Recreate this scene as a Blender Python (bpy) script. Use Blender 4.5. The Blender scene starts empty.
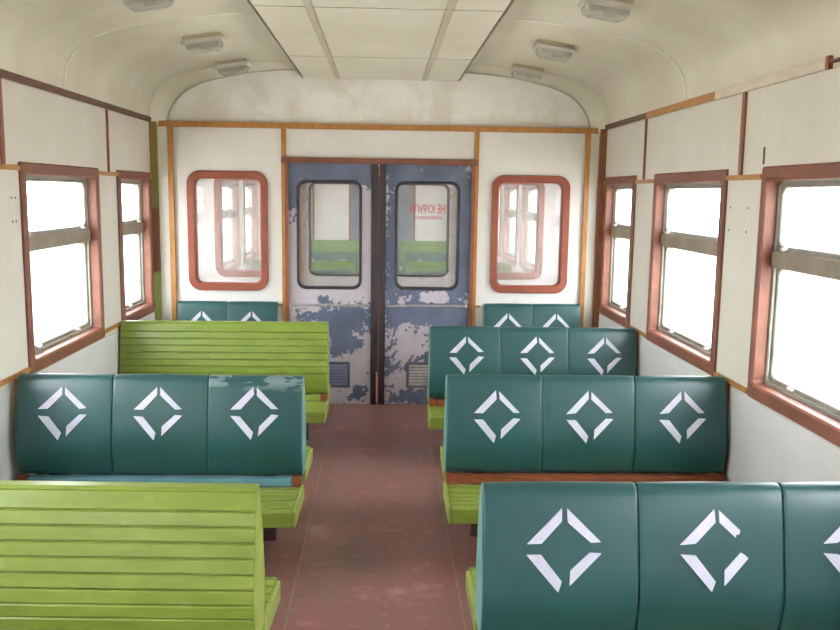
import bpy, bmesh, math, random
from mathutils import Matrix, Vector
random.seed(7)
scene = bpy.context.scene
C = scene.collection
R = math.radians

# ------------------------------------------------------------------ camera
cam_d = bpy.data.cameras.new('camera')
cam = bpy.data.objects.new('camera', cam_d)
C.objects.link(cam)
cam_d.sensor_width = 36.0
cam_d.lens = 860.0 / 840.0 * 36.0
cam_d.clip_start = 0.02
cam.matrix_world = (Matrix.Translation((0.025, 0.0, 1.65)) @ Matrix.Rotation(R(-2.51), 4, 'Z')
                    @ Matrix.Rotation(R(90 - 8.1), 4, 'X') @ Matrix.Rotation(R(0.8), 4, 'Z'))
scene.camera = cam

# ------------------------------------------------------------------ world: bright overcast sky
world = bpy.data.worlds.new('overcast_sky')
scene.world = world
world.use_nodes = True
wn = world.node_tree.nodes
wn['Background'].inputs['Color'].default_value = (0.93, 0.97, 1.02, 1)
wn['Background'].inputs['Strength'].default_value = 10.0

vs = scene.view_settings
vs.view_transform = 'Standard'
vs.look = 'None'
vs.gamma = 1.0
vs.use_curve_mapping = False
vs.exposure = 0.68

# ------------------------------------------------------------------ dimensions (metres)
D = 6.58            # near face of the first partition
D2 = 7.62           # near face of the second partition
PT = 0.05           # partition thickness
WX = 1.70           # inner face of the side walls
YB = -4.2           # rear of the saloon behind the camera
YE = 17.2           # end wall of the next saloon
RAIL = 2.155        # height of the top rail
SILL = 0.77

# ------------------------------------------------------------------ materials
def srgb(r, g, b):
    f = lambda c: (c / 12.92 if c <= 0.04045 else ((c + 0.055) / 1.055) ** 2.4)
    return (f(r / 255), f(g / 255), f(b / 255), 1)

def new_mat(name):
    m = bpy.data.materials.new(name)
    m.use_nodes = True
    nt = m.node_tree
    return m, nt, nt.nodes['Principled BSDF']

def N(nt, typ, **kw):
    n = nt.nodes.new(typ)
    for k, v in kw.items():
        setattr(n, k, v)
    return n

def noise(nt, scale, detail=4, rough=0.55, vec=None, stretch=None):
    tc = N(nt, 'ShaderNodeTexCoord')
    src = tc.outputs['Object']
    if stretch:
        mp = N(nt, 'ShaderNodeMapping')
        mp.inputs['Scale'].default_value = stretch
        nt.links.new(src, mp.inputs['Vector'])
        src = mp.outputs['Vector']
    n = N(nt, 'ShaderNodeTexNoise')
    n.inputs['Scale'].default_value = scale
    n.inputs['Detail'].default_value = detail
    n.inputs['Roughness'].default_value = rough
    nt.links.new(src, n.inputs['Vector'])
    return n.outputs['Fac']

def ramp(nt, fac, stops):
    r = N(nt, 'ShaderNodeValToRGB')
    el = r.color_ramp.elements
    while len(el) < len(stops):
        el.new(0.5)
    for e, (p, c) in zip(el, stops):
        e.position = p
        e.color = c
    nt.links.new(fac, r.inputs['Fac'])
    return r.outputs['Color']

def math_n(nt, op, a, b=None, clamp=False):
    n = N(nt, 'ShaderNodeMath', operation=op, use_clamp=clamp)
    for i, v in enumerate((a, b)):
        if v is None:
            continue
        if isinstance(v, (int, float)):
            n.inputs[i].default_value = v
        else:
            nt.links.new(v, n.inputs[i])
    return n.outputs[0]

def bump(nt, p, fac, strength, dist=0.01):
    b = N(nt, 'ShaderNodeBump')
    b.inputs['Strength'].default_value = strength
    b.inputs['Distance'].default_value = dist
    nt.links.new(fac, b.inputs['Height'])
    nt.links.new(b.outputs['Normal'], p.inputs['Normal'])

def mottled(name, c1, c2, scale=4, rough=0.5, lo=0.35, hi=0.65, detail=5, bmp=0.0, stretch=None, metal=0.0, bscale=None):
    m, nt, p = new_mat(name)
    f = noise(nt, scale, detail, 0.6, stretch=stretch)
    nt.links.new(ramp(nt, f, [(lo, srgb(*c1)), (hi, srgb(*c2))]), p.inputs['Base Color'])
    p.inputs['Roughness'].default_value = rough
    p.inputs['Metallic'].default_value = metal
    if bmp:
        bump(nt, p, noise(nt, bscale or scale * 6, 4), bmp)
    return m

M = {}
M['wall'] = mottled('cream_wall_panel', (210, 205, 192), (218, 214, 203), 2.2, 0.45, bmp=0.05)
M['wall_back'] = mottled('pale_partition_panel', (214, 211, 205), (222, 219, 215), 3, 0.4, bmp=0.04)
M['ceiling'] = mottled('cream_ceiling_paint', (205, 199, 178), (218, 213, 196), 1.6, 0.42, bmp=0.06)
M['ceiling_strip'] = mottled('grey_cover_strip', (176, 168, 148), (190, 182, 162), 5, 0.5)
M['seam'] = mottled('white_filler_seam', (222, 218, 204), (236, 232, 220), 8, 0.5)
M['rail_dark'] = mottled('dark_brown_wood', (88, 58, 48), (108, 74, 60), 9, 0.45, stretch=(6, 1, 6))
M['orange_wood'] = mottled('orange_varnished_wood', (164, 110, 52), (188, 134, 70), 10, 0.4, stretch=(6, 6, 1))
M['rail_pale'] = mottled('bare_pale_wood', (206, 190, 172), (220, 206, 190), 8, 0.55, stretch=(6, 1, 6))
M['brown_wood'] = mottled('red_brown_wood', (124, 72, 48), (150, 92, 62), 10, 0.38, stretch=(5, 5, 1))
M['casing'] = mottled('terracotta_painted_wood', (114, 66, 48), (132, 82, 62), 7, 0.5, bmp=0.08)
M['red_frame'] = mottled('terracotta_rubber_frame', (134, 66, 48), (150, 82, 62), 6, 0.4)
M['sash'] = mottled('grey_aluminium_sash', (132, 130, 118), (156, 154, 142), 8, 0.4, metal=0.35)
M['mullion'] = mottled('grey_brown_mullion', (128, 116, 98), (146, 134, 116), 8, 0.45)
M['rubber'] = mottled('black_rubber', (38, 36, 40), (56, 52, 56), 12, 0.55)
M['door_rubber'] = mottled('dark_brown_door_rubber', (52, 38, 40), (78, 62, 62), 9, 0.6, stretch=(1, 1, 0.3))
M['chrome'] = mottled('dull_chrome', (208, 204, 198), (226, 222, 218), 8, 0.3, metal=0.6)
M['steel'] = mottled('worn_steel_strip', (150, 144, 146), (184, 178, 180), 14, 0.4, metal=0.4)
M['lens'] = mottled('grey_prismatic_lens', (158, 158, 146), (182, 180, 168), 30, 0.25)
M['lamp_body'] = mottled('beige_lamp_body', (176, 166, 140), (190, 180, 154), 10, 0.5)
M['leg'] = mottled('dark_painted_steel', (60, 44, 40), (80, 60, 54), 12, 0.55)
M['rail_blue'] = mottled('blue_painted_board', (80, 128, 142), (102, 146, 158), 10, 0.4)
M['rail_red'] = mottled('red_brown_board', (112, 56, 34), (150, 82, 50), 14, 0.45, stretch=(1, 6, 6))
M['teal_edge'] = mottled('teal_vinyl_edge', (84, 140, 136), (112, 160, 154), 8, 0.4)
M['tape'] = mottled('lavender_white_tape', (192, 194, 212), (208, 209, 226), 10, 0.5)
M['letter'] = mottled('red_lettering', (176, 24, 24), (192, 36, 32), 10, 0.5)
M['vestibule'] = mottled('blue_grey_vestibule_paint', (150, 154, 166), (172, 174, 184), 4, 0.4)
M['louvre_blue'] = mottled('blue_grey_louvre', (104, 110, 132), (122, 128, 148), 8, 0.45)
M['lower_wall'] = mottled('lavender_white_panel', (214, 212, 212), (224, 222, 224), 2.2, 0.42, bmp=0.05)
M['gap_light'] = mottled('pale_gap_light', (214, 160, 130), (228, 180, 150), 8, 0.4)  # pinkish light of the door gap, put into the colour
M['grey_door'] = mottled('dark_grey_end_door', (84, 90, 106), (104, 110, 126), 4, 0.45)
M['ground'] = mottled('pale_gravel_ground', (206, 200, 192), (222, 216, 208), 3, 0.9)
M['dark_hole'] = mottled('dark_screw', (110, 98, 86), (128, 116, 104), 10, 0.6)

def slat_mat(name, c1, c2, c3):
    m, nt, p = new_mat(name)
    g = noise(nt, 3.0, 6, 0.65, stretch=(1.5, 5, 5))
    w = noise(nt, 9.0, 5, 0.7, stretch=(1, 3, 3))
    base = ramp(nt, g, [(0.32, srgb(*c1)), (0.68, srgb(*c2))])
    worn = ramp(nt, w, [(0.62, (0, 0, 0, 1)), (0.72, (1, 1, 1, 1))])
    mix = N(nt, 'ShaderNodeMix', data_type='RGBA')
    nt.links.new(math_n(nt, 'MULTIPLY', worn, 0.35), mix.inputs['Factor'])
    nt.links.new(base, mix.inputs['A'])
    mix.inputs['B'].default_value = srgb(*c3)
    nt.links.new(mix.outputs['Result'], p.inputs['Base Color'])
    p.inputs['Roughness'].default_value = 0.3
    bump(nt, p, g, 0.06)
    return m
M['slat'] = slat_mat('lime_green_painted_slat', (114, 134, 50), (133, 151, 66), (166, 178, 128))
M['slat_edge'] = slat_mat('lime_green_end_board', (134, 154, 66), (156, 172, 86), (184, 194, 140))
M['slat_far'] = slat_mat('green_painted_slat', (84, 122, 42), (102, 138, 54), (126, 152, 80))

def vinyl(name, scuff=False):
    m, nt, p = new_mat(name)
    f = noise(nt, 2.5, 5, 0.6)
    base = ramp(nt, f, [(0.3, srgb(28, 72, 72)), (0.7, srgb(38, 86, 87))])
    if scuff:
        tc = N(nt, 'ShaderNodeTexCoord')
        sep = N(nt, 'ShaderNodeSeparateXYZ')
        nt.links.new(tc.outputs['Object'], sep.inputs[0])
        top = N(nt, 'ShaderNodeMapRange')
        top.inputs['From Min'].default_value = 0.72
        top.inputs['From Max'].default_value = 0.765
        nt.links.new(sep.outputs['Z'], top.inputs['Value'])
        s = noise(nt, 7.0, 4, 0.6, stretch=(1, 1, 3))
        k = math_n(nt, 'MULTIPLY', math_n(nt, 'GREATER_THAN', s, 0.52), top.outputs[0], True)
        mix = N(nt, 'ShaderNodeMix', data_type='RGBA')
        nt.links.new(math_n(nt, 'MULTIPLY', k, 0.5), mix.inputs['Factor'])
        nt.links.new(base, mix.inputs['A'])
        mix.inputs['B'].default_value = srgb(150, 168, 168)
        base = mix.outputs['Result']
    nt.links.new(base, p.inputs['Base Color'])
    p.inputs['Roughness'].default_value = 0.32
    p.inputs['Specular IOR Level'].default_value = 0.62
    bump(nt, p, noise(nt, 6, 3), 0.08, 0.02)
    return m
M['vinyl'] = vinyl('dark_green_vinyl')
M['vinyl_scuffed'] = vinyl('dark_green_vinyl_scuffed', True)

def floor_mat():
    m, nt, p = new_mat('worn_red_brown_floor')
    a = noise(nt, 2.3, 8, 0.72)
    b = noise(nt, 14, 5, 0.7)
    base = ramp(nt, a, [(0.32, srgb(112, 88, 80)), (0.46, srgb(130, 94, 88)), (0.56, srgb(136, 88, 82)), (0.7, srgb(166, 134, 132))])
    mix = N(nt, 'ShaderNodeMix', data_type='RGBA')
    k = ramp(nt, b, [(0.56, (0, 0, 0, 1)), (0.7, (1, 1, 1, 1))])
    nt.links.new(math_n(nt, 'MULTIPLY', k, 0.3), mix.inputs['Factor'])
    nt.links.new(base, mix.inputs['A'])
    mix.inputs['B'].default_value = srgb(184, 156, 156)
    nt.links.new(mix.outputs['Result'], p.inputs['Base Color'])
    p.inputs['Roughness'].default_value = 0.36
    bump(nt, p, b, 0.05)
    return m
M['floor'] = floor_mat()

def peeling(name, blobs, amp=1.0, scale=9.0, bare=(196, 186, 194), paint=(86, 95, 114), paint2=(106, 115, 140), thr=0.5):
    """paint that has flaked off: patches of paint (x, z, rx, rz, strength) with ragged noisy outlines"""
    m, nt, p = new_mat(name)
    tc = N(nt, 'ShaderNodeTexCoord')
    sep = N(nt, 'ShaderNodeSeparateXYZ')
    nt.links.new(tc.outputs['Object'], sep.inputs[0])
    tot = None
    for (x, z, rx, rz, s) in blobs:
        dx = math_n(nt, 'DIVIDE', math_n(nt, 'SUBTRACT', sep.outputs['X'], x), rx)
        dz = math_n(nt, 'DIVIDE', math_n(nt, 'SUBTRACT', sep.outputs['Z'], z), rz)
        d = math_n(nt, 'POWER', math_n(nt, 'ADD', math_n(nt, 'POWER', math_n(nt, 'ABSOLUTE', dx), 3.0),
                                      math_n(nt, 'POWER', math_n(nt, 'ABSOLUTE', dz), 3.0)), 1 / 3)
        v = math_n(nt, 'MULTIPLY', math_n(nt, 'MINIMUM', math_n(nt, 'MAXIMUM', math_n(nt, 'SUBTRACT', 1.5, d), 0.0), 1.1), s)
        tot = v if tot is None else math_n(nt, 'ADD', tot, v)
    n = noise(nt, scale, 9, 0.72)
    val = math_n(nt, 'ADD', tot, math_n(nt, 'MULTIPLY', math_n(nt, 'SUBTRACT', n, 0.5), amp * 5.0))
    val = math_n(nt, 'ADD', val, math_n(nt, 'MULTIPLY', math_n(nt, 'SUBTRACT', noise(nt, 34, 5, 0.6), 0.5), 2.2))
    k = math_n(nt, 'GREATER_THAN', val, thr)
    c = ramp(nt, noise(nt, 4, 4), [(0.35, srgb(*paint)), (0.65, srgb(*paint2))])
    cb = ramp(nt, noise(nt, 6, 5), [(0.35, srgb(*[q - 12 for q in bare])), (0.65, srgb(*bare))])
    mix = N(nt, 'ShaderNodeMix', data_type='RGBA')
    nt.links.new(k, mix.inputs['Factor'])
    nt.links.new(cb, mix.inputs['A'])
    nt.links.new(c, mix.inputs['B'])
    nt.links.new(mix.outputs['Result'], p.inputs['Base Color'])
    p.inputs['Roughness'].default_value = 0.4
    bump(nt, p, k, 0.25, 0.004)
    return m
M['leaf_left'] = peeling('peeling_blue_paint_left', [
    (-0.4, 1.84, 0.6, 0.13, 1.3), (-0.68, 1.66, 0.06, 0.2, 1.2), (-0.09, 1.78, 0.05, 0.1, .5), (-0.24, 0.68, 0.2, 0.11, 1.1), (-0.29, 0.50, 0.08, 0.11, 1.0),
    (-0.17, 0.48, 0.05, 0.05, 0.8), (-0.14, 0.09, 0.07, 0.06, 0.9), (-0.42, 0.83, 0.05, 0.025, 0.9), (-0.55, 0.7, 0.1, 0.05, .7)], 0.55)
M['leaf_right'] = peeling('peeling_blue_paint_right', [
    (0.47, 1.38, 0.33, 0.60, 1.5), (0.44, 0.845, 0.09, 0.045, -1.6), (0.45, 0.72, 0.33, 0.07, 1.2), (0.10, 1.2, 0.07, 0.5, 0.35), (0.36, 0.06, 0.24, 0.08, 0.8),
    (0.09, 0.45, 0.07, 0.3, 0.55), (0.30, 0.30, 0.12, 0.1, 0.6), (0.5, 0.45, 0.12, 0.15, 0.8), (0.12, 1.82, 0.1, 0.08, 0.8)], 0.6)
M['leaf_far'] = peeling('peeling_grey_paint', [(0.0, 1.5, 0.5, 0.5, 0.8), (0.1, 0.4, 0.4, 0.3, 0.8)], 0.6, bare=(214, 206, 204), paint=(128, 134, 150), paint2=(146, 150, 164))
M['lunette'] = mottled('weathered_white_panel', (222, 216, 204), (238, 235, 230), 3.5, 0.38, lo=0.38, hi=0.55, detail=9, bmp=0.15)
M['pillar_patch'] = None

def pillar_mat():
    m, nt, p = new_mat('patched_green_brown_paint')
    tc = N(nt, 'ShaderNodeTexCoord')
    sep = N(nt, 'ShaderNodeSeparateXYZ')
    nt.links.new(tc.outputs['Object'], sep.inputs[0])
    z = math_n(nt, 'DIVIDE', math_n(nt, 'ADD', sep.outputs['Z'], math_n(nt, 'MULTIPLY', noise(nt, 9, 4), 0.08)), 2.2)
    col = ramp(nt, z, [(0.0, srgb(150, 160, 96)), (0.485, srgb(150, 158, 96)), (0.49, srgb(122, 76, 60)), (0.70, srgb(122, 78, 60)),
                       (0.705, srgb(128, 122, 62)), (1.0, srgb(150, 122, 62))])
    nt.links.new(col, p.inputs['Base Color'])
    p.inputs['Roughness'].default_value = 0.45
    return m
M['pillar_patch'] = pillar_mat()

def glass_mat(name, haze, tint=(1, 1, 1), hazecol=(0.85, 0.8, 0.8), refl=1.0):
    """thin pane: clear transmission, fresnel mirror reflection and a film of dust"""
    m = bpy.data.materials.new(name)
    m.use_nodes = True
    nt = m.node_tree
    nt.nodes.clear()
    out = N(nt, 'ShaderNodeOutputMaterial')
    tr = N(nt, 'ShaderNodeBsdfTransparent')
    tr.inputs['Color'].default_value = (*tint, 1)
    gl = N(nt, 'ShaderNodeBsdfGlossy')
    gl.inputs['Roughness'].default_value = 0.02
    df = N(nt, 'ShaderNodeBsdfDiffuse')
    df.inputs['Color'].default_value = (*hazecol, 1)
    fr = N(nt, 'ShaderNodeFresnel')
    geo = N(nt, 'ShaderNodeNewGeometry')
    # same reflectance on both faces of the thin pane
    nt.links.new(math_n(nt, 'SUBTRACT', 1.5, math_n(nt, 'MULTIPLY', geo.outputs['Backfacing'], 1.5 - 1 / 1.5)), fr.inputs['IOR'])
    m1 = N(nt, 'ShaderNodeMixShader')
    nt.links.new(math_n(nt, 'MULTIPLY', fr.outputs[0], refl), m1.inputs[0])
    nt.links.new(tr.outputs[0], m1.inputs[1])
    nt.links.new(gl.outputs[0], m1.inputs[2])
    m2 = N(nt, 'ShaderNodeMixShader')
    dn = noise(nt, 5, 5, 0.6)
    nt.links.new(math_n(nt, 'MULTIPLY', dn, haze * 2), m2.inputs[0])
    nt.links.new(m1.outputs[0], m2.inputs[1])
    nt.links.new(df.outputs[0], m2.inputs[2])
    nt.links.new(m2.outputs[0], out.inputs['Surface'])
    return m
M['glass'] = glass_mat('window_glass', 0.02)
M['glass_dusty'] = glass_mat('dusty_partition_glass', 0.15, hazecol=(0.86, 0.80, 0.79))
M['glass_door'] = glass_mat('door_glass', 0.05)

# ------------------------------------------------------------------ mesh helpers
class MB:
    """collects polygons for one mesh"""
    def __init__(self):
        self.v = []
        self.f = []

    def add(self, vs, fs):
        b = len(self.v)
        self.v += [tuple(q) for q in vs]
        self.f += [tuple(i + b for i in f) for f in fs]
        return self

    def box(self, x0, x1, y0, y1, z0, z1):
        v = [(x, y, z) for x in (x0, x1) for y in (y0, y1) for z in (z0, z1)]
        return self.add(v, [(0, 1, 3, 2), (4, 6, 7, 5), (0, 4, 5, 1), (2, 3, 7, 6), (0, 2, 6, 4), (1, 5, 7, 3)])

    def cbox(self, x0, x1, y0, y1, z0, z1, c=0.004):
        """box with chamfered edges"""
        cx, cy, cz = (x0 + x1) / 2, (y0 + y1) / 2, (z0 + z1) / 2
        bm = bmesh.new()
        bmesh.ops.create_cube(bm, size=1.0)
        for v in bm.verts:
            v.co = (cx + v.co.x * (x1 - x0), cy + v.co.y * (y1 - y0), cz + v.co.z * (z1 - z0))
        bmesh.ops.bevel(bm, geom=bm.edges[:], offset=c, segments=1, affect='EDGES', profile=0.5)
        bm.verts.index_update()
        self.add([v.co[:] for v in bm.verts], [[v.index for v in f.verts] for f in bm.faces])
        bm.free()
        return self

    def prism_x(self, prof, x0, x1):
        """(y, z) profile run along x"""
        n = len(prof)
        v = [(x0, y, z) for y, z in prof] + [(x1, y, z) for y, z in prof]
        f = [(i, (i + 1) % n, n + (i + 1) % n, n + i) for i in range(n)]
        return self.add(v, f + [tuple(range(n)), tuple(range(2 * n - 1, n - 1, -1))])

    def prism_y(self, prof, y0, y1):
        """(x, z) profile run along y"""
        n = len(prof)
        v = [(x, y0, z) for x, z in prof] + [(x, y1, z) for x, z in prof]
        f = [(i, n + i, n + (i + 1) % n, (i + 1) % n) for i in range(n)]
        return self.add(v, f + [tuple(range(n - 1, -1, -1)), tuple(range(n, 2 * n))])

    def loft(self, loops):
        """closed ring: each loop the same number of points, last joins the first"""
        n = len(loops[0])
        v = [p for l in loops for p in l]
        f = []
        k = len(loops)
        for a in range(k):
            b = (a + 1) % k
            for i in range(n):
                j = (i + 1) % n
                f.append((a * n + i, a * n + j, b * n + j, b * n + i))
        return self.add(v, f)

    def build(self, name, mat, parent=None, smooth=False, loc=None):
        me = bpy.data.meshes.new(name)
        me.from_pydata(self.v, [], self.f)
        bm = bmesh.new()
        bm.from_mesh(me)
        bmesh.ops.recalc_face_normals(bm, faces=bm.faces[:])
        bm.to_mesh(me)
        bm.free()
        if smooth:
            for p in me.polygons:
                p.use_smooth = True
        me.materials.append(M[mat] if isinstance(mat, str) else mat)
        return link(name, me, parent, loc)

def link(name, me, parent=None, loc=None):
    o = bpy.data.objects.new(name, me)
    C.objects.link(o)
    if parent:
        o.parent = parent
    if loc:
        o.location = loc
    return o

def rrect(x0, x1, z0, z1, r, y, n=6):
    """rounded rectangle loop in the xz plane"""
    pts = []
    for (cx, cz, a0) in ((x1 - r, z1 - r, 0), (x0 + r, z1 - r, 90), (x0 + r, z0 + r, 180), (x1 - r, z0 + r, 270)):
        for i in range(n + 1):
            a = R(a0 + 90 * i / n)
            pts.append((cx + r * math.cos(a), y, cz + r * math.sin(a)))
    return pts

def ring(mb, o, i, ro, ri, y0, y1, ch=0.0):
    """rectangular ring: outer o, inner i = (x0,x1,z0,z1); y0 is the face towards the room; ch chamfers that face"""
    if ch:
        oc = (o[0] + ch, o[1] - ch, o[2] + ch, o[3] - ch)
        ic = (i[0] - ch, i[1] + ch, i[2] - ch, i[3] + ch)
        return mb.loft([rrect(*o, ro, y1), rrect(*o, ro, y0 + ch), rrect(*oc, max(ro - ch, .001), y0), rrect(*ic, ri + ch, y0),
                        rrect(*i, ri, y0 + ch), rrect(*i, ri, y1)])
    return mb.loft([rrect(*o, ro, y1), rrect(*o, ro, y0), rrect(*i, ri, y0), rrect(*i, ri, y1)])

def tag(o, label=None, cat=None, group=None, kind=None):
    if label: o['label'] = label
    if cat: o['category'] = cat
    if group: o['group'] = group
    if kind: o['kind'] = kind
    return o

def empty(name, loc=(0, 0, 0), rz=0.0):
    o = bpy.data.objects.new(name, None)
    o.empty_display_size = 0.1
    C.objects.link(o)
    o.location = loc
    o.rotation_euler = (0, 0, rz)
    return o

def copy_tree(o, parent=None):
    c = o.copy()
    C.objects.link(c)
    c.parent = parent
    for ch in list(o.children):
        copy_tree(ch, c)
    return c

def wall_cells(cuts_a, z0, z1, holes):
    """rectangles (a0,a1,z0,z1) that fill a wall around rectangular holes"""
    xs = sorted(set(list(cuts_a) + [h[0] for h in holes] + [h[1] for h in holes]))
    out = []
    for a, b in zip(xs, xs[1:]):
        mid = (a + b) / 2
        hs = sorted((h[2], h[3]) for h in holes if h[0] < mid < h[1])
        z = z0
        for h0, h1 in hs:
            if h0 > z:
                out.append((a, b, z, h0))
            z = h1
        if z < z1:
            out.append((a, b, z, z1))
    return out

# ------------------------------------------------------------------ ground and floor
g = MB().box(-60, 60, -40, 60, -1.3, -1.25).build('ground', 'ground')
tag(g, 'pale ground outside the railcar, washed out by daylight', 'ground', kind='structure')
fl = MB().box(-WX - 0.12, WX + 0.12, YB - 0.1, YE + 0.1, -0.12, 0.0).build('floor', 'floor')
tag(fl, 'worn red-brown floor of the railcar aisle', 'floor', kind='structure')
for x, w in ((-0.338, 0.007), (0.350, 0.007)):
    MB().box(x - w / 2, x + w / 2, YB, D - 0.02, 0.0, 0.003).build('floor_strip', 'mullion', fl)

# ------------------------------------------------------------------ ceiling
PROF = [(1.70, 2.13), (1.698, 2.19), (1.690, 2.25), (1.672, 2.31), (1.642, 2.36), (1.60, 2.402), (1.54, 2.442), (1.46, 2.476), (1.35, 2.507),
        (1.22, 2.533), (0.98, 2.570), (0.73, 2.592), (0.6, 2.60), (0.3, 2.607), (0, 2.61)]
full = PROF + [(-x, z) for x, z in reversed(PROF[:-1])]
outer = [(x * 1.075, z + 0.09) for x, z in full]
outer[0] = (WX + 0.12, 2.13); outer[-1] = (-WX - 0.12, 2.13)
cm = MB()
n = len(full)
v = [(x, y, z) for y in (YB - 0.1, YE + 0.1) for x, z in full] + [(x, y, z) for y in (YB - 0.1, YE + 0.1) for x, z in outer]
fcs = []
for i in range(n - 1):
    fcs.append((i, i + 1, n + i + 1, n + i))
    fcs.append((2 * n + i, 3 * n + i, 3 * n + i + 1, 2 * n + i + 1))
    fcs.append((i, 2 * n + i, 2 * n + i + 1, i + 1))
    fcs.append((n + i, n + i + 1, 3 * n + i + 1, 3 * n + i))
fcs.append((0, n, 3 * n, 2 * n)); fcs.append((n - 1, 3 * n - 1, 4 * n - 1, 2 * n - 1))
cm.add(v, fcs)
ceil = cm.build('ceiling', 'ceiling', smooth=False)
for p in ceil.data.polygons:
    p.use_smooth = abs(p.normal.y) < 0.5
tag(ceil, 'curved cream-painted railcar ceiling with a flat central duct', 'ceiling', kind='structure')
# central duct: separate panels between joints, three across
PZ = 2.478
joints = [YB, -1.7, -0.25, 1.2, 2.65, 4.08, 5.53, D]
for a, b in zip(joints, joints[1:]):
    for x0, x1 in ((-0.575, -0.335), (-0.305, 0.305), (0.335, 0.575)):
        MB().cbox(x0 + 0.002, x1 - 0.002, a + 0.005, b - 0.005, PZ, PZ + 0.02, 0.003).build('duct_panel', 'ceiling', ceil)
for y in joints[1:-1]:
    MB().box(-0.575, 0.575, y - 0.004, y + 0.004, PZ - 0.002, PZ + 0.02).build('joint_strip', 'ceiling_strip', ceil)
MB().box(-0.58, 0.58, YB, D, PZ + 0.012, 2.63).build('duct_body', 'ceiling', ceil)
for x in (-0.32, 0.32):
    MB().cbox(x - 0.016, x + 0.016, YB, D - 0.002, PZ - 0.005, PZ + 0.02, 0.003).build('cover_strip', 'ceiling_strip', ceil)
for s in (-1, 1):
    MB().box(min(s * 0.577, s * 0.584), max(s * 0.577, s * 0.584), YB, D - 0.002, PZ - 0.003, PZ + 0.03).build('edge_strip', 'mullion', ceil)
# arched seams on the curved sides
def arc_strip(y, w, th, side, mat, name, i0=1, i1=11):
    pts = [(x * side, z) for x, z in PROF[i0:i1 + 1]]
    ins = []
    for k, (x, z) in enumerate(pts):
        a = pts[max(k - 1, 0)]; b = pts[min(k + 1, len(pts) - 1)]
        t = Vector((b[0] - a[0], b[1] - a[1])).normalized()
        nn = Vector((-t.y, t.x))
        if nn.y > 0: nn = -nn
        ins.append((x + nn.x * th, z + nn.y * th))
    m = len(pts)
    vv = [(x, y - w / 2, z) for x, z in pts] + [(x, y - w / 2, z) for x, z in ins] + [(x, y + w / 2, z) for x, z in ins] + [(x, y + w / 2, z) for x, z in pts]
    ff = []
    for q in range(3):
        for k in range(m - 1):
            ff.append((q * m + k, q * m + k + 1, (q + 1) * m + k + 1, (q + 1) * m + k))
    return MB().add(vv, ff).build(name, mat, ceil, smooth=True)
for yy in (4.82, 2.0, -0.8):
    for s in (-1, 1):
        arc_strip(yy, 0.022, 0.006, s, 'seam', 'arched_seam')

# ------------------------------------------------------------------ side walls and windows
WZ0, WZ1 = 0.745, 1.775
BIG = [(4.195 - 1.52 * k, 5.305 - 1.52 * k) for k in range(0, 6)]
SMALL = [(5.70, 6.46)]
NEXT = [(8.05, 8.86), (9.22, 10.38), (10.74, 11.90), (12.26, 13.42), (13.78, 14.94), (15.30, 16.46)]
wins = [(a, b) for a, b in BIG if a > YB + 0.1] + SMALL + NEXT
VEST = (D + PT + 0.16, D2 - 0.16)
holes = [(a + 0.025, b - 0.025, WZ0 + 0.03, WZ1 - 0.03) for a, b in wins] + [(VEST[0], VEST[1], 0.0, 1.95)]
WALLS = {}
for s, side in ((-1, 'left'), (1, 'right')):
    mb = MB()
    for a, b, z0, z1 in wall_cells((YB - 0.1, YE + 0.1), 0.0, 2.15, holes):
        mb.box(min(s * WX, s * (WX + 0.12)), max(s * WX, s * (WX + 0.12)), a, b, z0, z1)
    w = mb.build('wall_' + side, 'wall')
    tag(w, 'cream panelled %s side wall of the railcar with windows' % side, 'wall', kind='structure')
    WALLS[s] = w

def wbox(s, d0, d1, y0, y1, z0, z1, name, mat, parent, c=0.002):
    """strip on a side wall, d = distance it stands off the wall"""
    xa, xb = s * (WX - d0), s * (WX - d1)
    return MB().cbox(min(xa, xb), max(xa, xb), y0, y1, z0, z1, c).build(name, mat, parent)

PY = 6.52   # corner pillars begin here
# top rails
tl = MB().cbox(-WX, -WX + 0.02, YB, PY, RAIL - 0.02, RAIL + 0.016, .003).build('trim_1', 'rail_dark')
tag(tl, 'dark brown rail along the top of the left wall', 'trim', kind='structure')
t2 = empty('trim_2', (WX, 4.8, RAIL))
tag(t2, 'top rail of the right wall in brown, orange and bare wood lengths', 'trim', kind='structure')
for y0, y1, m, h in ((5.50, PY, 'rail_dark', 0.018), (4.36, 5.50, 'orange_wood', 0.02), (3.27, 4.36, 'rail_pale', 0.024), (3.245, 3.27, 'brown_wood', 0.026), (YB, 3.245, 'rail_dark', 0.006)):
    MB().cbox(-0.02, 0, y0 - 4.8, y1 - 4.8, -h, h * 0.9, .002).build('rail_length', m, t2)
# strips at the window heads, sills and between the upper panels
ti = 3
edges = sorted([(a, b) for a, b in wins if b < D])
for s, side in ((-1, 'left'), (1, 'right')):
    tr = empty('trim_%d' % ti, (s * WX, 0, 0)); ti += 1
    tag(tr, 'orange and brown wooden strips around the %s wall panels' % side, 'trim', kind='structure')
    prev = YB
    for a, b in edges + [(PY, PY)]:
        if a - prev > 0.02:
            o = wbox(s, 0, 0.012, prev, a, 1.728, 1.752, 'head_strip', 'orange_wood', None); o.parent = tr; o.location.x = -s * WX
            o = wbox(s, 0, 0.012, prev, a, SILL - 0.012, SILL + 0.012, 'sill_strip', 'orange_wood', None); o.parent = tr; o.location.x = -s * WX
        prev = b
    for y in (5.535, 4.02, 2.5, 0.98, -0.54):
        wd = 0.022 if y > 5 else 0.034
        o = wbox(s, 0, 0.012, y - wd / 2, y + wd / 2, 1.752, RAIL - 0.02, 'panel_strip', 'brown_wood', None); o.parent = tr; o.location.x = -s * WX
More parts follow.
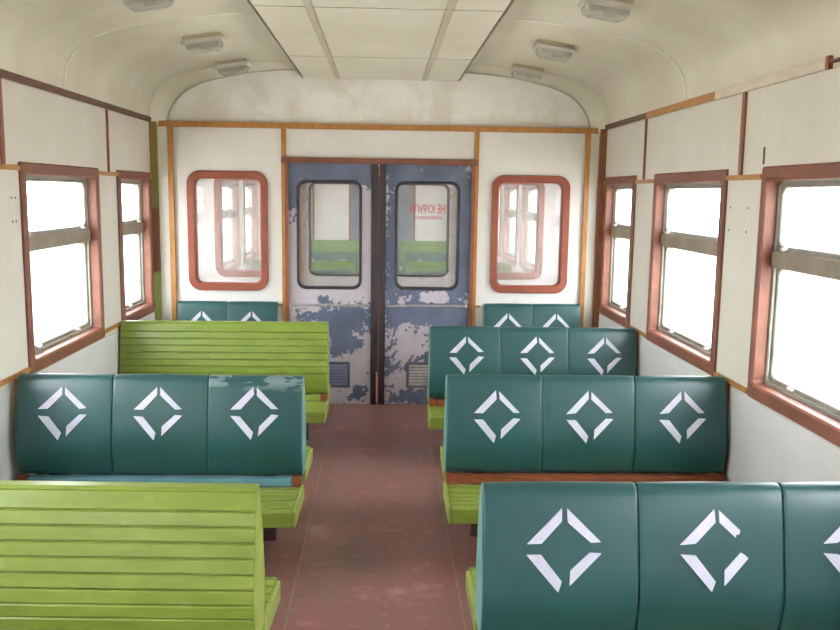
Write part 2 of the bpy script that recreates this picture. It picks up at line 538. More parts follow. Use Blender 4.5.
for s in (-1, 1):
    ys = [YB] + [4.02 - 1.52 * k for k in range(5, -1, -1)] + [5.535, PY]
    ys = sorted(y for y in ys if y >= YB)
    for a, b in zip(ys, ys[1:]):
        if b - a > 0.05:
            wbox(s, 0, 0.004, a + 0.002, b - 0.002, 0.0, 0.742 if s > 0 else 0.728, 'lower_panel', 'lower_wall', WALLS[s], 0.001)
# screws left over from coat hooks between the windows
for s, ys in ((-1, (4.10, 4.14)), (1, (3.92, 4.12))):
    for y in ys:
        for z in (1.49, 1.60):
            xa = s * (WX - 0.003)
            MB().cbox(min(xa, s * WX), max(xa, s * WX), y - 0.005, y + 0.005, z - 0.005, z + 0.005, .001).build('screw', 'dark_hole', WALLS[s])
wbox(1, 0, 0.008, 3.777, 3.783, 1.795, 1.87, 'peg', 'dark_hole', WALLS[1])

def make_window(L):
    """local: x along the wall, y outward, z up from the bottom edge of the casing"""
    root = empty('window_1')
    h = WZ1 - WZ0
    a = L / 2
    mb = MB()
    ring(mb, (-a, a, 0, h), (-a + 0.047, a - 0.047, 0.068, h - 0.060), 0.006, 0.02, -0.020, 0.085, 0.009)
    mb.build('casing', 'casing', root)
    # thin groove moulding inside the casing
    mb = MB()
    ring(mb, (-a + 0.042, a - 0.042, 0.063, h - 0.055), (-a + 0.060, a - 0.060, 0.085, h - 0.072), 0.02, 0.03, 0.04, 0.095, 0.004)
    mb.build('inner_frame', 'sash', root)
    zt = 1.412 - WZ0; zb = 1.338 - WZ0
    MB().cbox(-a + 0.047, a - 0.047, 0.03, 0.09, zb, zt, 0.006).build('mullion', 'mullion', root)
    up = MB()
    ring(up, (-a + 0.056, a - 0.056, zt - 0.005, h - 0.068), (-a + 0.080, a - 0.080, zt + 0.022, h - 0.090), 0.02, 0.035, 0.045, 0.08, 0.005)
    u = up.build('upper_sash', 'sash', root)
    MB().box(-a + 0.07, a - 0.07, 0.058, 0.062, zt + 0.014, h - 0.08).build('pane', 'glass', u)
    for q in (-1, 1):
        MB().cbox(q * (a - 0.15) - 0.018, q * (a - 0.15) + 0.018, 0.024, 0.05, zt + 0.002, zt + 0.018, 0.004).build('catch', 'chrome', u)
    lo = MB()
    ring(lo, (-a + 0.056, a - 0.056, 0.08, zb + 0.005), (-a + 0.074, a - 0.074, 0.104, zb - 0.006), 0.015, 0.03, 0.055, 0.09, 0.005)
    l = lo.build('lower_sash', 'sash', root)
    MB().box(-a + 0.065, a - 0.065, 0.068, 0.072, 0.095, zb).build('pane', 'glass', l)
    for q in ((-0.28, 0.28) if L > 1 else (0,)):
        MB().cbox(q - 0.02, q + 0.02, 0.036, 0.058, 0.086, 0.100, 0.004).build('latch', 'chrome', l)
    return root
big0 = make_window(1.11)
small0 = make_window(0.76)
small8 = small0
used = set()
wi = 1
WLAB = {}
for s, side in ((-1, 'left'), (1, 'right')):
    for a, b in wins:
        proto = big0 if b - a > 1 else small0
        if proto in used:
            o = copy_tree(proto)
        else:
            o = proto; used.add(proto)
        o.name = 'window_%d' % wi; wi += 1
        o.location = (s * WX, (a + b) / 2 - (0.025 if s > 0 and b < 6 else 0.0), WZ0 + (0.008 if s > 0 else -0.006))
        o.rotation_euler = (0, 0, R(90) if s < 0 else R(-90))
        if b < D:
            k = [w for w in sorted(wins, reverse=True) if w[1] < D].index((a, b))
            if k == 0:
                lab = 'narrow terracotta-framed window on the %s wall next to the end partition' % side
            else:
                lab = 'wide terracotta-framed window on the %s wall, number %s from the end partition' % (side, ['', 'two', 'three', 'four', 'five', 'six', 'seven'][k])
        else:
            k = [w for w in wins if w[0] > D].index((a, b))
            lab = 'terracotta-framed window of the next saloon, %s side, %s beyond the glass' % (side, ['first', 'second', 'third', 'fourth', 'fifth', 'sixth'][k])
        tag(o, lab, 'window', kind='structure')

# ------------------------------------------------------------------ partitions
LUN = [(1.59, 2.10), (1.582, 2.16), (1.572, 2.20), (1.545, 2.262), (1.50, 2.325), (1.435, 2.38), (1.34, 2.425), (1.24, 2.458), (0.99, 2.51), (0.75, 2.535), (0.5, 2.545), (0, 2.55)]
LUNF = LUN + [(-x, z) for x, z in reversed(LUN[:-1])]
DW, DH = 0.706, 1.872        # half width and height of the doorway
PW = (0.846, 1.446, 0.892, 1.79)   # partition window outer edges

def partition(name, y, label, s_out=1):
    """local y = 0 is the face with the trim; s_out = -1 turns that face towards +y"""
    hs = [(-DW, DW, 0.0, DH)]
    for s in (-1, 1):
        a, b = sorted((s * PW[0], s * PW[1]))
        hs.append((a + 0.035, b - 0.035, PW[2] + 0.035, PW[3] - 0.035))
    mb = MB()
    for a, b, z0, z1 in wall_cells((-WX, WX), 0.0, 2.14, hs):
        mb.box(a, b, y, y + PT, z0, z1)
    w = mb.build(name, 'wall_back')
    tag(w, label, 'wall', kind='structure')
    return w
wb = partition('wall_back', D, 'pale end partition with double sliding doors and two rounded windows')
w2 = partition('wall_vestibule', D2, 'second pale partition beyond the vestibule, seen through the glass')

ceil_fill = [(x, z) for x, z in full]
def lunette(y0, y1, name, parent, mat, prof):
    return MB().prism_y([(prof[0][0], 2.12)] + [p for p in prof if p[1] > 2.12] + [(prof[-1][0], 2.12)], y0, y1).build(name, mat, parent)
lunette(D + 0.004, D + PT, 'lunette_panel', wb, 'lunette', full)
lunette(D2 + 0.004, D2 + PT, 'lunette_panel', w2, 'lunette', full)
# cream arch and corner pillars framing the partition
ar = MB()
NL = 34
def sample(prof, n):
    L = [0]
    for a, b in zip(prof, prof[1:]):
        L.append(L[-1] + math.dist(a, b))
    out = []
    for i in range(n):
        t = L[-1] * i / (n - 1)
        k = max(j for j in range(len(L)) if L[j] <= t + 1e-9)
        k = min(k, len(prof) - 2)
        u = (t - L[k]) / (L[k + 1] - L[k])
        out.append((prof[k][0] + (prof[k + 1][0] - prof[k][0]) * u, prof[k][1] + (prof[k + 1][1] - prof[k][1]) * u))
    return out
so = sample([(x, z + (0.0)) for x, z in full], NL * 2)
si = sample(LUNF, NL * 2)
m = len(so)
av = [(x, PY, z) for x, z in so] + [(x, D - 0.012, z) for x, z in si] + [(x, D + 0.01, z) for x, z in si] + [(x, D + 0.01, z) for x, z in so]
af = []
for q in range(3):
    for k in range(m - 1):
        af.append((q * m + k, q * m + k + 1, (q + 1) * m + k + 1, (q + 1) * m + k))
ar.add(av, af)
ar.build('arch_cove', 'ceiling', wb, smooth=True)
for s in (-1, 1):
    xs = sorted((s * 1.592, s * WX))
    MB().prism_x([(PY, 0), (PY, 2.14), (D, 2.14), (D, 0)], *sorted((s * 1.650, s * WX))).build('corner_post', 'pillar_patch' if s < 0 else 'brown_wood', wb)
    MB().cbox(min(s * 1.576, s * 1.652), max(s * 1.576, s * 1.652), D - 0.03, D, 0, 2.14, .003).build('corner_panel', 'wall', wb)
ev = [(x, D - 0.016, z) for x, z in si] + [(x * 0.994, D - 0.016, z - 0.005) for x, z in si] + [(x * 0.994, D + 0.004, z - 0.005) for x, z in si]
ef = [(q * m + k, q * m + k + 1, (q + 1) * m + k + 1, (q + 1) * m + k) for q in range(2) for k in range(m - 1)]
MB().add(ev, ef).build('lunette_edge', 'ceiling_strip', wb, smooth=True)
# orange strips on the partition
def pstrip(x0, x1, z0, z1, mat='orange_wood', d=0.014, par=wb, name='strip', y=D):
    return MB().cbox(x0, x1, y - d, y, z0, z1, 0.002).build(name, mat, par)
pstrip(-1.66, 1.66, 2.108, 2.148, d=0.034, name='cross_rail')
for x0, x1 in ((-1.576, -1.540), (1.550, 1.584)):
    pstrip(x0, x1, 0, 2.108, d=0.034, name='corner_strip')
for x0, x1 in ((-DW - 0.036, -DW), (DW, DW + 0.036)):
    pstrip(x0, x1, 0, 2.108, name='door_strip')
pstrip(-DW - 0.036, DW + 0.03, DH - 0.015, DH + 0.028, 'casing', 0.03, name='door_head')
for x0, x1 in ((-DW - 0.012, -DW + 0.014), (DW - 0.014, DW + 0.012)):
    pstrip(x0, x1, 0, DH, 'brown_wood', 0.022, name='door_jamb')
for s in (-1, 1):
    for x in (0.93,):
        pstrip(min(s * 0.742, s * 0.775), max(s * 0.742, s * 0.775), 0.775, 0.79, 'orange_wood', 0.012, name='short_strip')
# second partition trim (only what shows through the glass)
for x0, x1 in ((-DW - 0.036, -DW + 0.014), (DW - 0.014, DW + 0.036)):
    pstrip(x0, x1, 0, 2.122, 'orange_wood', 0.02, w2, 'door_strip', D2)
pstrip(-1.66, 1.66, 2.122, 2.162, par=w2, name='cross_rail', y=D2)

# rounded windows in the partitions
for yy, wl in ((D, 'end partition'), (D2, 'second partition')):
    for s, side in ((-1, 'left'), (1, 'right')):
        root = empty('window_%d' % wi, (s * (PW[0] + PW[1]) / 2, yy, PW[2])); wi += 1
        ph = PW[3] - PW[2]; pw = (PW[1] - PW[0]) / 2
        mb = MB()
        ring(mb, (-pw, pw, 0, ph), (-pw + 0.054, pw - 0.054, 0.054, ph - 0.054), 0.095, 0.055, -0.022, 0.0, 0.006)
        fr = mb.build('frame', 'red_frame', root)
        mb = MB()
        ring(mb, (-pw + 0.02, pw - 0.02, 0.02, ph - 0.02), (-pw + 0.056, pw - 0.056, 0.056, ph - 0.056), 0.075, 0.05, 0.05, 0.07, 0.006)
        mb.build('frame', 'red_frame', root)
        mb = MB()
        ring(mb, (-pw + 0.038, pw - 0.038, 0.038, ph - 0.038), (-pw + 0.058, pw - 0.058, 0.058, ph - 0.058), 0.06, 0.05, 0.0, 0.05)
        mb.build('lining', 'red_frame', root)
        MB().box(-pw + 0.05, pw - 0.05, 0.022, 0.028, 0.05, ph - 0.05).build('pane', 'glass_dusty', root)
        tag(root, 'round-cornered terracotta-framed pane in the %s, %s of the doors' % (wl, side), 'window', kind='structure')

# ------------------------------------------------------------------ sliding doors
di = 1
def door(y, s, mat, label, sign=False, detail=True):
    global di
    root = empty('door_%d' % di, (-0.012, y, 0)); di += 1
    xo, xi = DW + 0.012, 0.052
    leaf_o = (xi, xo, 0.004, DH - 0.004)
    wino = (0.126, 0.620, 0.905, 1.735)
    def mir(r):
        return r if s > 0 else (-r[1], -r[0], r[2], r[3])
    mb = MB()
    hole = (wino[0] + 0.012, wino[1] - 0.012, wino[2] + 0.012, wino[3] - 0.012)
    ring(mb, mir(leaf_o), mir(hole), 0.002, 0.06, 0.012, 0.046)
    mb.build('leaf', mat, root)
    mb = MB()
    ring(mb, mir(wino), mir((wino[0] + 0.022, wino[1] - 0.022, wino[2] + 0.022, wino[3] - 0.022)), 0.07, 0.052, 0.001, 0.052, 0.005)
    mb.build('window_seal', 'rubber', root)
    g = mir((wino[0] + 0.015, wino[1] - 0.015, wino[2] + 0.015, wino[3] - 0.015))
    pane = MB().box(g[0], g[1], 0.026, 0.031, g[2], g[3]).build('pane', 'glass_door', root)
    # rubber edge at the meeting line
    e = (0.004, 0.054)
    a, b = sorted((s * e[0], s * e[1]))
    MB().prism_y([(a, 0.004), (b, 0.004), (b, DH - 0.004), (a, DH - 0.004)], -0.004, 0.05).build('edge_seal', 'door_rubber', root)
    a, b = sorted((s * 0.036, s * 0.056))
    MB().cbox(a, b, -0.012, 0.012, 0.004, DH - 0.004, 0.003).build('seal_bead', 'rubber', root)
    # horizontal metal strip and end clip
    a, b = sorted((s * 0.062, s * 0.672))
    MB().cbox(a, b, 0.002, 0.013, 0.772, 0.792, 0.003).build('metal_strip', 'steel', root)
    if detail:
        a, b = sorted((s * 0.672, s * 0.694))
        MB().cbox(a, b, -0.002, 0.013, 0.770, 0.796, 0.003).build('strip_clip', 'chrome', root)
        # louvre
        lx = (0.225, 0.415) if s > 0 else (-0.40, -0.215)
        lz = (0.135, 0.34)
        mb = MB()
        ring(mb, (lx[0], lx[1], lz[0], lz[1]), (lx[0] + 0.02, lx[1] - 0.02, lz[0] + 0.015, lz[1] - 0.015), 0.004, 0.003, 0.004, 0.013, 0.003)
        lv = mb.build('louvre', 'grey_door', root)
        MB().box(lx[0] + 0.015, lx[1] - 0.015, 0.0112, 0.0125, lz[0] + 0.01, lz[1] - 0.01).build('louvre_back', 'rubber', lv)
        nsl = 7
        for k in range(nsl):
            z = lz[0] + 0.02 + (lz[1] - lz[0] - 0.035) * k / nsl
            MB().prism_x([(0.0015, z), (0.0110, z + 0.019), (0.0112, z + 0.016), (0.0035, z - 0.001)], lx[0] + 0.02, lx[1] - 0.02).build('louvre_slat', 'steel' if s > 0 else 'louvre_blue', lv)
    if detail and s < 0:
        MB().cbox(-0.012, -0.002, -0.018, -0.0045, 0.02, 0.26, 0.002).build('gap_light_strip', 'gap_light', root)  # added strip, coloured as the light slit between the door leaves
    if sign:
        for body, size, cx, cz, name, wid in (('НЕ КУРИТЬ', 0.084, 0.372, 1.498, 'lettering', 0.275), ('НЕ ПРИСЛОНЯТЬСЯ', 0.032, 0.385, 1.448, 'small_lettering', 0.20)):
            cu = bpy.data.curves.new(name, 'FONT')
            cu.body = body
            cu.size = size
            cu.align_x = 'CENTER'
            cu.extrude = 0.0006
            cu.offset = size * 0.022
            tmp = bpy.data.objects.new('tmp', cu)
            C.objects.link(tmp)
            bpy.context.view_layer.update()
            me = bpy.data.meshes.new_from_object(tmp.evaluated_get(bpy.context.evaluated_depsgraph_get()))
            bpy.data.objects.remove(tmp)
            xs = [v.co.x for v in me.vertices]
            k = wid / (max(xs) - min(xs))
            for v in me.vertices:
                v.co.x *= k
            me.materials.clear()
            me.materials.append(M['letter'])
            o = link(name, me, pane, (cx, 0.0325, cz))
            o.rotation_euler = (R(90), 0, R(180))
            o['label'] = 'red warning lettering seen from behind'
    tag(root, label, 'door', kind='structure')
    return root
door(D, -1, 'leaf_left', 'left sliding door leaf, mostly flaked to bare white below the window')
door(D, 1, 'leaf_right', 'right sliding door leaf, blue-grey, with red lettering on its glass', sign=True)
door(D2, -1, 'leaf_far', 'left leaf of the far sliding doors, seen through the near door glass', detail=False)
door(D2, 1, 'leaf_far', 'right leaf of the far sliding doors, seen through the near door glass', detail=False)

# vestibule boarding doors with a narrow window each
for s, side in ((-1, 'left'), (1, 'right')):
    y0, y1 = VEST
    root = empty('door_%d' % di, (s * (WX + 0.05), (y0 + y1) / 2, 0), R(90) if s < 0 else R(-90)); di += 1
    a = (y1 - y0) / 2
    mb = MB()
    ring(mb, (-a, a, 0.002, 1.95), (-a + 0.12, a - 0.12, 0.75, 1.80), 0.002, 0.05, 0.0, 0.04)
    mb.build('leaf', 'vestibule', root)
    MB().box(-a + 0.1, a - 0.1, 0.018, 0.022, 0.73, 1.82).build('pane', 'glass', root)
    mb = MB()
    ring(mb, (-a + 0.1, a - 0.1, 0.73, 1.82), (-a + 0.13, a - 0.13, 0.76, 1.79), 0.05, 0.04, -0.01, 0.0)
    mb.build('window_seal', 'rubber', root)
    tag(root, 'blue-grey boarding door on the %s of the vestibule' % side, 'door', kind='structure')

# ------------------------------------------------------------------ end walls
wr = MB()
wr.box(-WX, WX, YB - 0.1, YB, 0, 2.14)
wr = wr.build('wall_rear', 'wall_back')
lunette(YB - 0.1, YB - 0.004, 'lunette_panel', wr, 'lunette', full)
tag(wr, 'pale end wall behind the camera', 'wall', kind='structure')
we = MB().box(-WX, WX, YE, YE + 0.1, 0, 2.14).build('wall_end', 'wall_back')
lunette(YE + 0.004, YE + 0.1, 'lunette_panel', we, 'lunette', full)
tag(we, 'pale far end wall of the next saloon, seen through the door glass', 'wall', kind='structure')
pstrip(-0.62, 0.62, 0, 1.95, 'grey_door', 0.03, we, 'end_door', YE)
for x in (-1.36, -0.64, 0.64, 1.36):
    pstrip(x - 0.02, x + 0.02, 0, 2.1, 'brown_wood', 0.02, we, 'post_strip', YE)

# ------------------------------------------------------------------ benches
BW = 0.665      # half width
BWR = 0.672
TOP = 0.79
HP = [(0.062, 0.325), (0.074, 0.345), (0.089, 0.40), (0.098, 0.455), (0.091, 0.52), (0.074, 0.60), (0.056, 0.69), (0.042, 0.75), (0.033, 0.775), (0.018, 0.788), (0.0, 0.792)]
def off_at(z):
    for (a, za), (b, zb) in zip(HP, HP[1:]):
        if za <= z <= zb:
            return a + (b - a) * (z - za) / (zb - za)
    return HP[0][0]

def slat_zs():
    zs = [0.332 + 0.0442 * k for k in range(10)] + [0.785]
    return zs
def back_slats(root, side, mat, x0=-BW, x1=BW):
    zs = slat_zs()
    for a, b in zip(zs, zs[1:]):
        pa = Vector((off_at(a), a)); pb = Vector((off_at(b), b))
        t = (pb - pa).normalized(); nn = Vector((t.y, -t.x))
        L = (pb - pa).length
        g, c, th = 0.0016, 0.004, 0.016
        loc = [(g, -th), (g, -c), (g + c, 0), (L - g - c, 0), (L - g, -c), (L - g, -th)]
        prof = [pa + t * u + nn * w for u, w in loc]
        MB().prism_x([(side * p.x, p.y) for p in prof], x0, x1).build('back_slat', mat, root)
    # rounded cap slat
    cap = [(0.024, 0.772), (0.026, 0.783), (0.018, 0.792), (-0.018, 0.792), (-0.026, 0.783), (-0.024, 0.772)]
    return cap

def cushion(root, xa, xb, side, mat='vinyl'):
    us = [0.0, 0.002, 0.004, 0.010]
    w = xb - xa
    cols = [(u, e) for u, e in zip(us, (0.007, 0.0015, 0.0003, 0.0))]
    cols += [(w * k / 6, 0.0) for k in range(1, 6)]
    cols += [(w - u, e) for u, e in reversed(list(zip(us, (0.007, 0.0015, 0.0003, 0.0))))]
    pts = HP + [(-0.018, 0.788), (-0.033, 0.775)]
    # denser profile
    prof = []
    for p, q in zip(pts, pts[1:]):
        prof += [p, ((p[0] + q[0]) / 2, (p[1] + q[1]) / 2)]
    prof.append(pts[-1])
    nv = len(prof)
    vv = []
    for u, e in cols:
        for k, (o_, z) in enumerate(prof):
            a = prof[max(k - 1, 0)]; b = prof[min(k + 1, nv - 1)]
            t = Vector((b[0] - a[0], b[1] - a[1])).normalized()
            nn = Vector((t.y, -t.x))
            puff = 0.002 * math.sin(math.pi * u / w) if w else 0
            if k == 0:
                e2 = e + 0.014
            else:
                e2 = e
            q = Vector((o_, z)) + nn * (puff - e2)
            vv.append((xa + u, side * q.x, q.y))
    ff = []
    nc = len(cols)
    for i in range(nc - 1):
        for k in range(nv - 1):
            ff.append((i * nv + k, i * nv + k + 1, (i + 1) * nv + k + 1, (i + 1) * nv + k))
    return MB().add(vv, ff).build('cushion', mat, root, smooth=True)

STROKES = [
    [(-7, 143), (-5, 98), (-80, 20), (-134, 18)],
    [(12, 140), (12, 96), (94, 22), (130, 24)],
    [(-134, -18), (-80, -20), (-7, -108), (-20, -147)],
    [(134, -12), (94, -10), (24, -72), (22, -126)],
]
WORN = [
    [(-7, 143), (-5, 98), (-80, 20), (-134, 18)],
    [(10, 140), (10, 96), (66, 44), (72, 52), (80, 56), (84, 70)],
    [(-134, -18), (-80, -20), (-7, -108), (-20, -147)],
    [(112, -30), (100, -16), (84, -12), (24, -72), (22, -126)],
]
def diamond(cush, cx, cz, side, worn=False, parent=None):
    """four strokes of tape laid on the cushion surface; each stroke cut into bands that follow its curve"""
    bm = bmesh.new()
    k = 0.00083
    for st in (WORN if worn else STROKES):
        j = lambda: random.uniform(-2.5, 2.5)
        pts = [((x + j()) * k, (z + j()) * k) for x, z in st]
        f0 = bm.faces.new([bm.verts.new((cx + x, 0, cz + z)) for x, z in pts])
    zs = [cz - 0.13 + 0.02 * q for q in range(14)]
    for z in zs:
        bmesh.ops.bisect_plane(bm, geom=bm.verts[:] + bm.edges[:] + bm.faces[:], plane_co=(0, 0, z), plane_no=(0, 0, 1))
    for v in bm.verts:
        v.co.y = side * (off_at(v.co.z) + 0.0065)
    ext = bmesh.ops.extrude_face_region(bm, geom=bm.faces[:])
    for v in [e for e in ext['geom'] if isinstance(e, bmesh.types.BMVert)]:
        v.co.y -= side * 0.004
    bmesh.ops.recalc_face_normals(bm, faces=bm.faces[:])
    me = bpy.data.meshes.new('diamond_mark')
    bm.to_mesh(me); bm.free()
    me.materials.append(M['tape'])
    o = link('diamond_mark', me, cush)
    o['label'] = 'pale four-stroke diamond mark'
    return o

def seat(root, side, aisle, rail, half=BW, slat='slat', legs=True, depth=0.465):
    """slatted seat on one side of the back; side -1 faces the camera"""
    n = 6 if depth > 0.4 else 3
    y0, y1 = 0.112, depth
    half = half - (0.004 if side < 0 else 0.022)
    for k in range(n):
        a = y0 + (y1 - y0) * k / n; b = y0 + (y1 - y0) * (k + 1) / n
        za = 0.288 + 0.018 * k / n; zb = 0.288 + 0.018 * (k + 1) / n
        g, c = 0.002, 0.004
        prof = [(a + g, za - 0.022), (a + g, za - c), (a + g + c, za), (b - g - c, zb), (b - g, zb - c), (b - g, zb - 0.022)]
        MB().prism_x([(side * y, z) for y, z in prof], -half, half).build('seat_slat', slat, root)
    ya, yb = sorted((side * (y1 + 0.001), side * (y1 + 0.02)))
    MB().cbox(-half, half, ya, yb, 0.238, 0.307, 0.004).build('front_board', slat, root)
    ya, yb = sorted((side * 0.112, side * depth))
    for e in (-1, 1):
        xa, xb = sorted((e * (half + 0.001), e * (half + 0.016)))
        MB().cbox(xa, xb, min(ya, yb), max(ya, yb), 0.232, 0.302, 0.003).build('end_board', 'slat_edge', root)
    # rail between back and seat
    ya, yb = sorted((side * 0.055, side * 0.105))
    MB().cbox(-half + 0.05, half - 0.045, ya, yb, 0.286, 0.322, 0.003).build('rail', rail, root)
    for xa, xb in ((-half, -half + 0.045), (half - 0.04, half)):
        MB().cbox(xa, xb, ya, yb, 0.284, 0.324, 0.003).build('rail_block', 'rail_red', root)
    # bearers below the slats
    ya, yb = sorted((side * 0.06, side * (depth - 0.005)))
    for x in (-half + 0.24, half - 0.24):
        MB().cbox(x - 0.02, x + 0.02, ya, yb, 0.222, 0.262, 0.003).build('bearer', 'leg', root)
        if legs:
            la, lb = sorted((side * (depth - 0.145), side * (depth - 0.105)))
            MB().cbox(x - 0.018, x + 0.018, la, lb, 0.0, 0.222, 0.003).build('leg', 'leg', root)

def make_bench(front, edge, rail, half=BW, wall_bench=False, marks=None, rear=True, far=False, scuffed=None, post=None, worn=None, rear_depth=0.465, wide=0.0, shift=0.0, up=0.0):
    root = empty('bench')
    # wedge-shaped core; its ends show at the aisle
    core = [(p, z) for p, z in HP[:-1]]
    ins = 0.012
    prof = [(-max(p - ins, 0.006), min(z, 0.782)) for p, z in core]
    if wall_bench:
        prof = prof + [(0.02, 0.782), (0.02, 0.325)]
    else:
        prof = prof + [(max(p - ins, 0.006), min(z, 0.782)) for p, z in reversed(core)]
    MB().prism_x(prof, -half, half).build('back_frame', edge, root)
    sm = 'slat_far' if far else 'slat'
    if front == 'pad':
        nseat = 2 if wall_bench else 3
        for k in range(nseat):
            w = 2 * half / nseat
            xa = -half + w * k
            if wide and k == 0: w += wide
            if wide and k > 0: xa += wide * (1 - (k - 1) / 2); w -= wide / 2
            c = cushion(root, xa + 0.0015, xa + w - 0.0015, -1, 'vinyl_scuffed' if scuffed == k else 'vinyl')
            diamond(c, xa + w / 2 + shift + random.uniform(-0.008, 0.008), 0.604 + up + random.uniform(-0.004, 0.004), -1, worn == k)
    else:
        back_slats(root, -1, sm, -half, half)
    if rear and not wall_bench:
        back_slats(root, 1, sm, -half, half)
    if front != 'pad':
        MB().prism_x([(0.022, 0.772), (0.026, 0.784), (0.018, 0.793), (-0.018, 0.793), (-0.026, 0.784), (-0.022, 0.772)], -half, half).build('cap_rail', sm, root)
    seat(root, -1, None, rail, half, sm, depth=0.46 if wall_bench else 0.465)
    if not wall_bench:
        seat(root, 1, None, rail, half, sm, depth=rear_depth)
        # pedestal under the back
        for x in (-half + 0.16, half - 0.16):
            MB().cbox(x - 0.03, x + 0.03, -0.05, 0.05, 0.0, 0.33, 0.004).build('pedestal', 'leg', root)
    else:
        for x in (-half + 0.16, half - 0.16):
            MB().cbox(x - 0.03, x + 0.03, -0.05, 0.0, 0.0, 0.33, 0.004).build('pedestal', 'leg', root)
    if post:
        xa, xb = sorted((post * (half + 0.002), post * (half + 0.017)))
        MB().cbox(xa, xb, -0.03, 0.03, 0.20, 0.77, 0.004).build('wall_post', 'brown_wood', root)
    return root

CX = 0.9965
BL = [
    ('slat', 'slat_edge', 'slat_edge', -1, 2.47, 'lime green slatted bench nearest the camera on the left', dict(rear_depth=0.42)),
    ('pad', 'teal_edge', 'rail_blue', -1, 3.985, 'dark green padded bench with scuffed top corner on the left', dict(scuffed=2, half=0.658, up=0.024)),
    ('slat', 'slat_edge', 'slat_edge', -1, 5.65, 'lime green slatted bench on the left next to the sliding doors', dict(rear_depth=0.33, half=0.673)),
    ('pad', 'teal_edge', 'rail_red', 1, 2.468, 'dark green padded bench nearest the camera on the right, one diamond chipped', dict(worn=1, wide=0.018, shift=0.012, up=0.010)),
    ('pad', 'teal_edge', 'rail_red', 1, 4.01, 'dark green padded bench on the right, middle of its three rows', dict(wide=0.01, shift=0.004, up=0.004)),
    ('pad', 'teal_edge', 'rail_red', 1, 5.50, 'dark green padded bench on the right, farthest row before the doors', dict(rear_depth=0.38, shift=0.016, up=0.014, wide=0.01)),
]
TURN = [-2.4, -1.0, -0.4, -0.2, -0.5, -0.8]
for (front, edge, rail, s, y, lab, kw), turn in zip(BL, TURN):
    b = make_bench(front, edge, rail, post=s, **{'half': BW if s < 0 else BWR, **kw})
    b.location = (s * CX + ((0.0 if y < 3 else 0.005) if s > 0 else -0.004), y, 0)
    if s < 0 and y > 5: b.location.x -= 0.007
    b.rotation_euler = (0, 0, R(turn))
    tag(b, lab, 'bench', 'back-to-back benches either side of the aisle')
wbn = make_bench('pad', 'teal_edge', 'rail_red', half=0.375, wall_bench=True)
wbn.scale = (1, 1, 1.025)
wbn.location = (-1.150, D - 0.024 - 0.012, 0)
tag(wbn, 'small two-place padded bench against the partition left of the doors', 'bench', 'two-place benches against the partition')
wbn2 = copy_tree(wbn)
wbn2.location.x = 1.175
wbn2['label'] = 'small two-place padded bench against the partition right of the doors'

# benches of the next saloon, seen only through the glass
def far_bench(front):
    root = empty('bench')
    core = [(-max(p - 0.012, .006), min(z, .782)) for p, z in HP[:-1]] + [(max(p - 0.012, .006), min(z, .782)) for p, z in reversed(HP[:-1])]
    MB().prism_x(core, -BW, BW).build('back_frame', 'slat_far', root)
    if front == 'pad':
        w = 2 * BW / 3
        for k in range(3):
            c = cushion(root, -BW + w * k + .0015, -BW + w * (k + 1) - .0015, -1)
            diamond(c, -BW + w * (k + .5), 0.592, -1)
    else:
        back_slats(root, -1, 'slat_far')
    for sd in (-1, 1):
        ya, yb = sorted((sd * 0.06, sd * 0.52))
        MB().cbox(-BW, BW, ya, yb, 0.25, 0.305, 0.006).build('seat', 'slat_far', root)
    for x in (-BW + 0.16, BW - 0.16):
        MB().cbox(x - 0.03, x + 0.03, -0.05, 0.05, 0.0, 0.32, 0.004).build('pedestal', 'leg', root)
    return root
fp = far_bench('pad'); fs = far_bench('slat')
fu = set()
rows = [(9.45, fp, 'first', 'dark padded'), (10.91, fs, 'second', 'green slatted'), (12.37, fp, 'third', 'dark padded'), (13.83, fs, 'fourth', 'green slatted'), (15.6, fs, 'fifth', 'green slatted')]
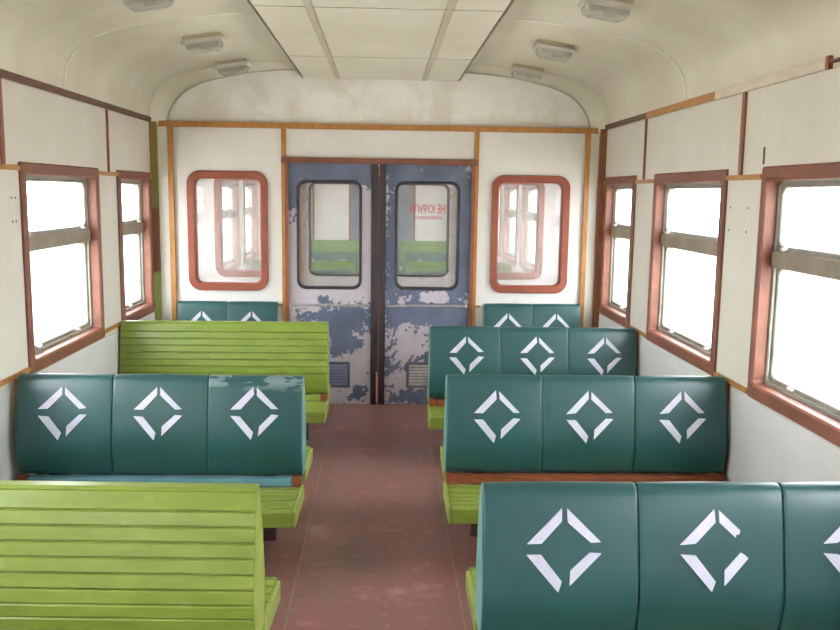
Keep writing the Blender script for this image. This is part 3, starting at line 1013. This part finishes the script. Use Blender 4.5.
for y, proto, ordn, look in rows:
    for s, side in ((-1, 'left'), (1, 'right')):
        if proto in fu:
            o = copy_tree(proto)
        else:
            o = proto; fu.add(proto)
        o.location = (s * CX, y, 0)
        tag(o, '%s bench of the next saloon, %s row, through the %s door glass' % (look, ordn, side), 'bench', 'benches of the next saloon behind the glass')

# ------------------------------------------------------------------ ceiling lamps
def make_lamp():
    root = empty('ceiling_lamp')
    def xy(hx, hy, r, z):
        return [(p[0], p[2], z) for p in rrect(-hx, hx, -hy, hy, r, 0, 4)]
    def solid(loops):
        nn = len(loops[0])
        vv = [p for l in loops for p in l]
        k = len(loops)
        ff = [(a * nn + i, a * nn + (i + 1) % nn, (a + 1) * nn + (i + 1) % nn, (a + 1) * nn + i) for a in range(k - 1) for i in range(nn)]
        return MB().add(vv, ff + [tuple(range((k - 1) * nn, k * nn)), tuple(range(nn - 1, -1, -1))])
    solid([xy(0.112, 0.072, 0.02, 0.03), xy(0.112, 0.072, 0.02, -0.02)]).build('base', 'lamp_body', root)
    MB().loft([xy(0.118, 0.078, 0.022, -0.012), xy(0.124, 0.084, 0.022, -0.018), xy(0.124, 0.084, 0.022, -0.034), xy(0.116, 0.076, 0.018, -0.042),
               xy(0.106, 0.066, 0.016, -0.040), xy(0.106, 0.066, 0.016, -0.012)]).build('bezel', 'chrome', root)
    lens = solid([xy(0.107, 0.067, 0.018, -0.02), xy(0.105, 0.065, 0.018, -0.050), xy(0.098, 0.058, 0.018, -0.066), xy(0.080, 0.044, 0.016, -0.078), xy(0.05, 0.024, 0.01, -0.082)]).build('lens', 'lens', root)
    for q in range(-4, 5):
        MB().box(q * 0.019 - 0.0015, q * 0.019 + 0.0015, -0.0668, 0.0668, -0.062, -0.040).build('lens_rib', 'lens', lens)
    return root
lp = make_lamp()
first = True
for s, side in ((-1, 'left'), (1, 'right')):
    for k, y in enumerate((6.37, 5.375, 4.14)):
        o = lp if first else copy_tree(lp)
        first = False
        x = 1.06
        z = 2.546
        o.location = (s * x, y, z)
        o.rotation_euler = (0, s * R(8.7), 0)
        tag(o, ['rectangular unlit ceiling lamp on the %s, closest to the end partition', 'rectangular unlit ceiling lamp on the %s, middle of the three',
                'rectangular unlit ceiling lamp on the %s, cut off at the top of the picture'][k] % side, 'lamp', 'ceiling lamps')
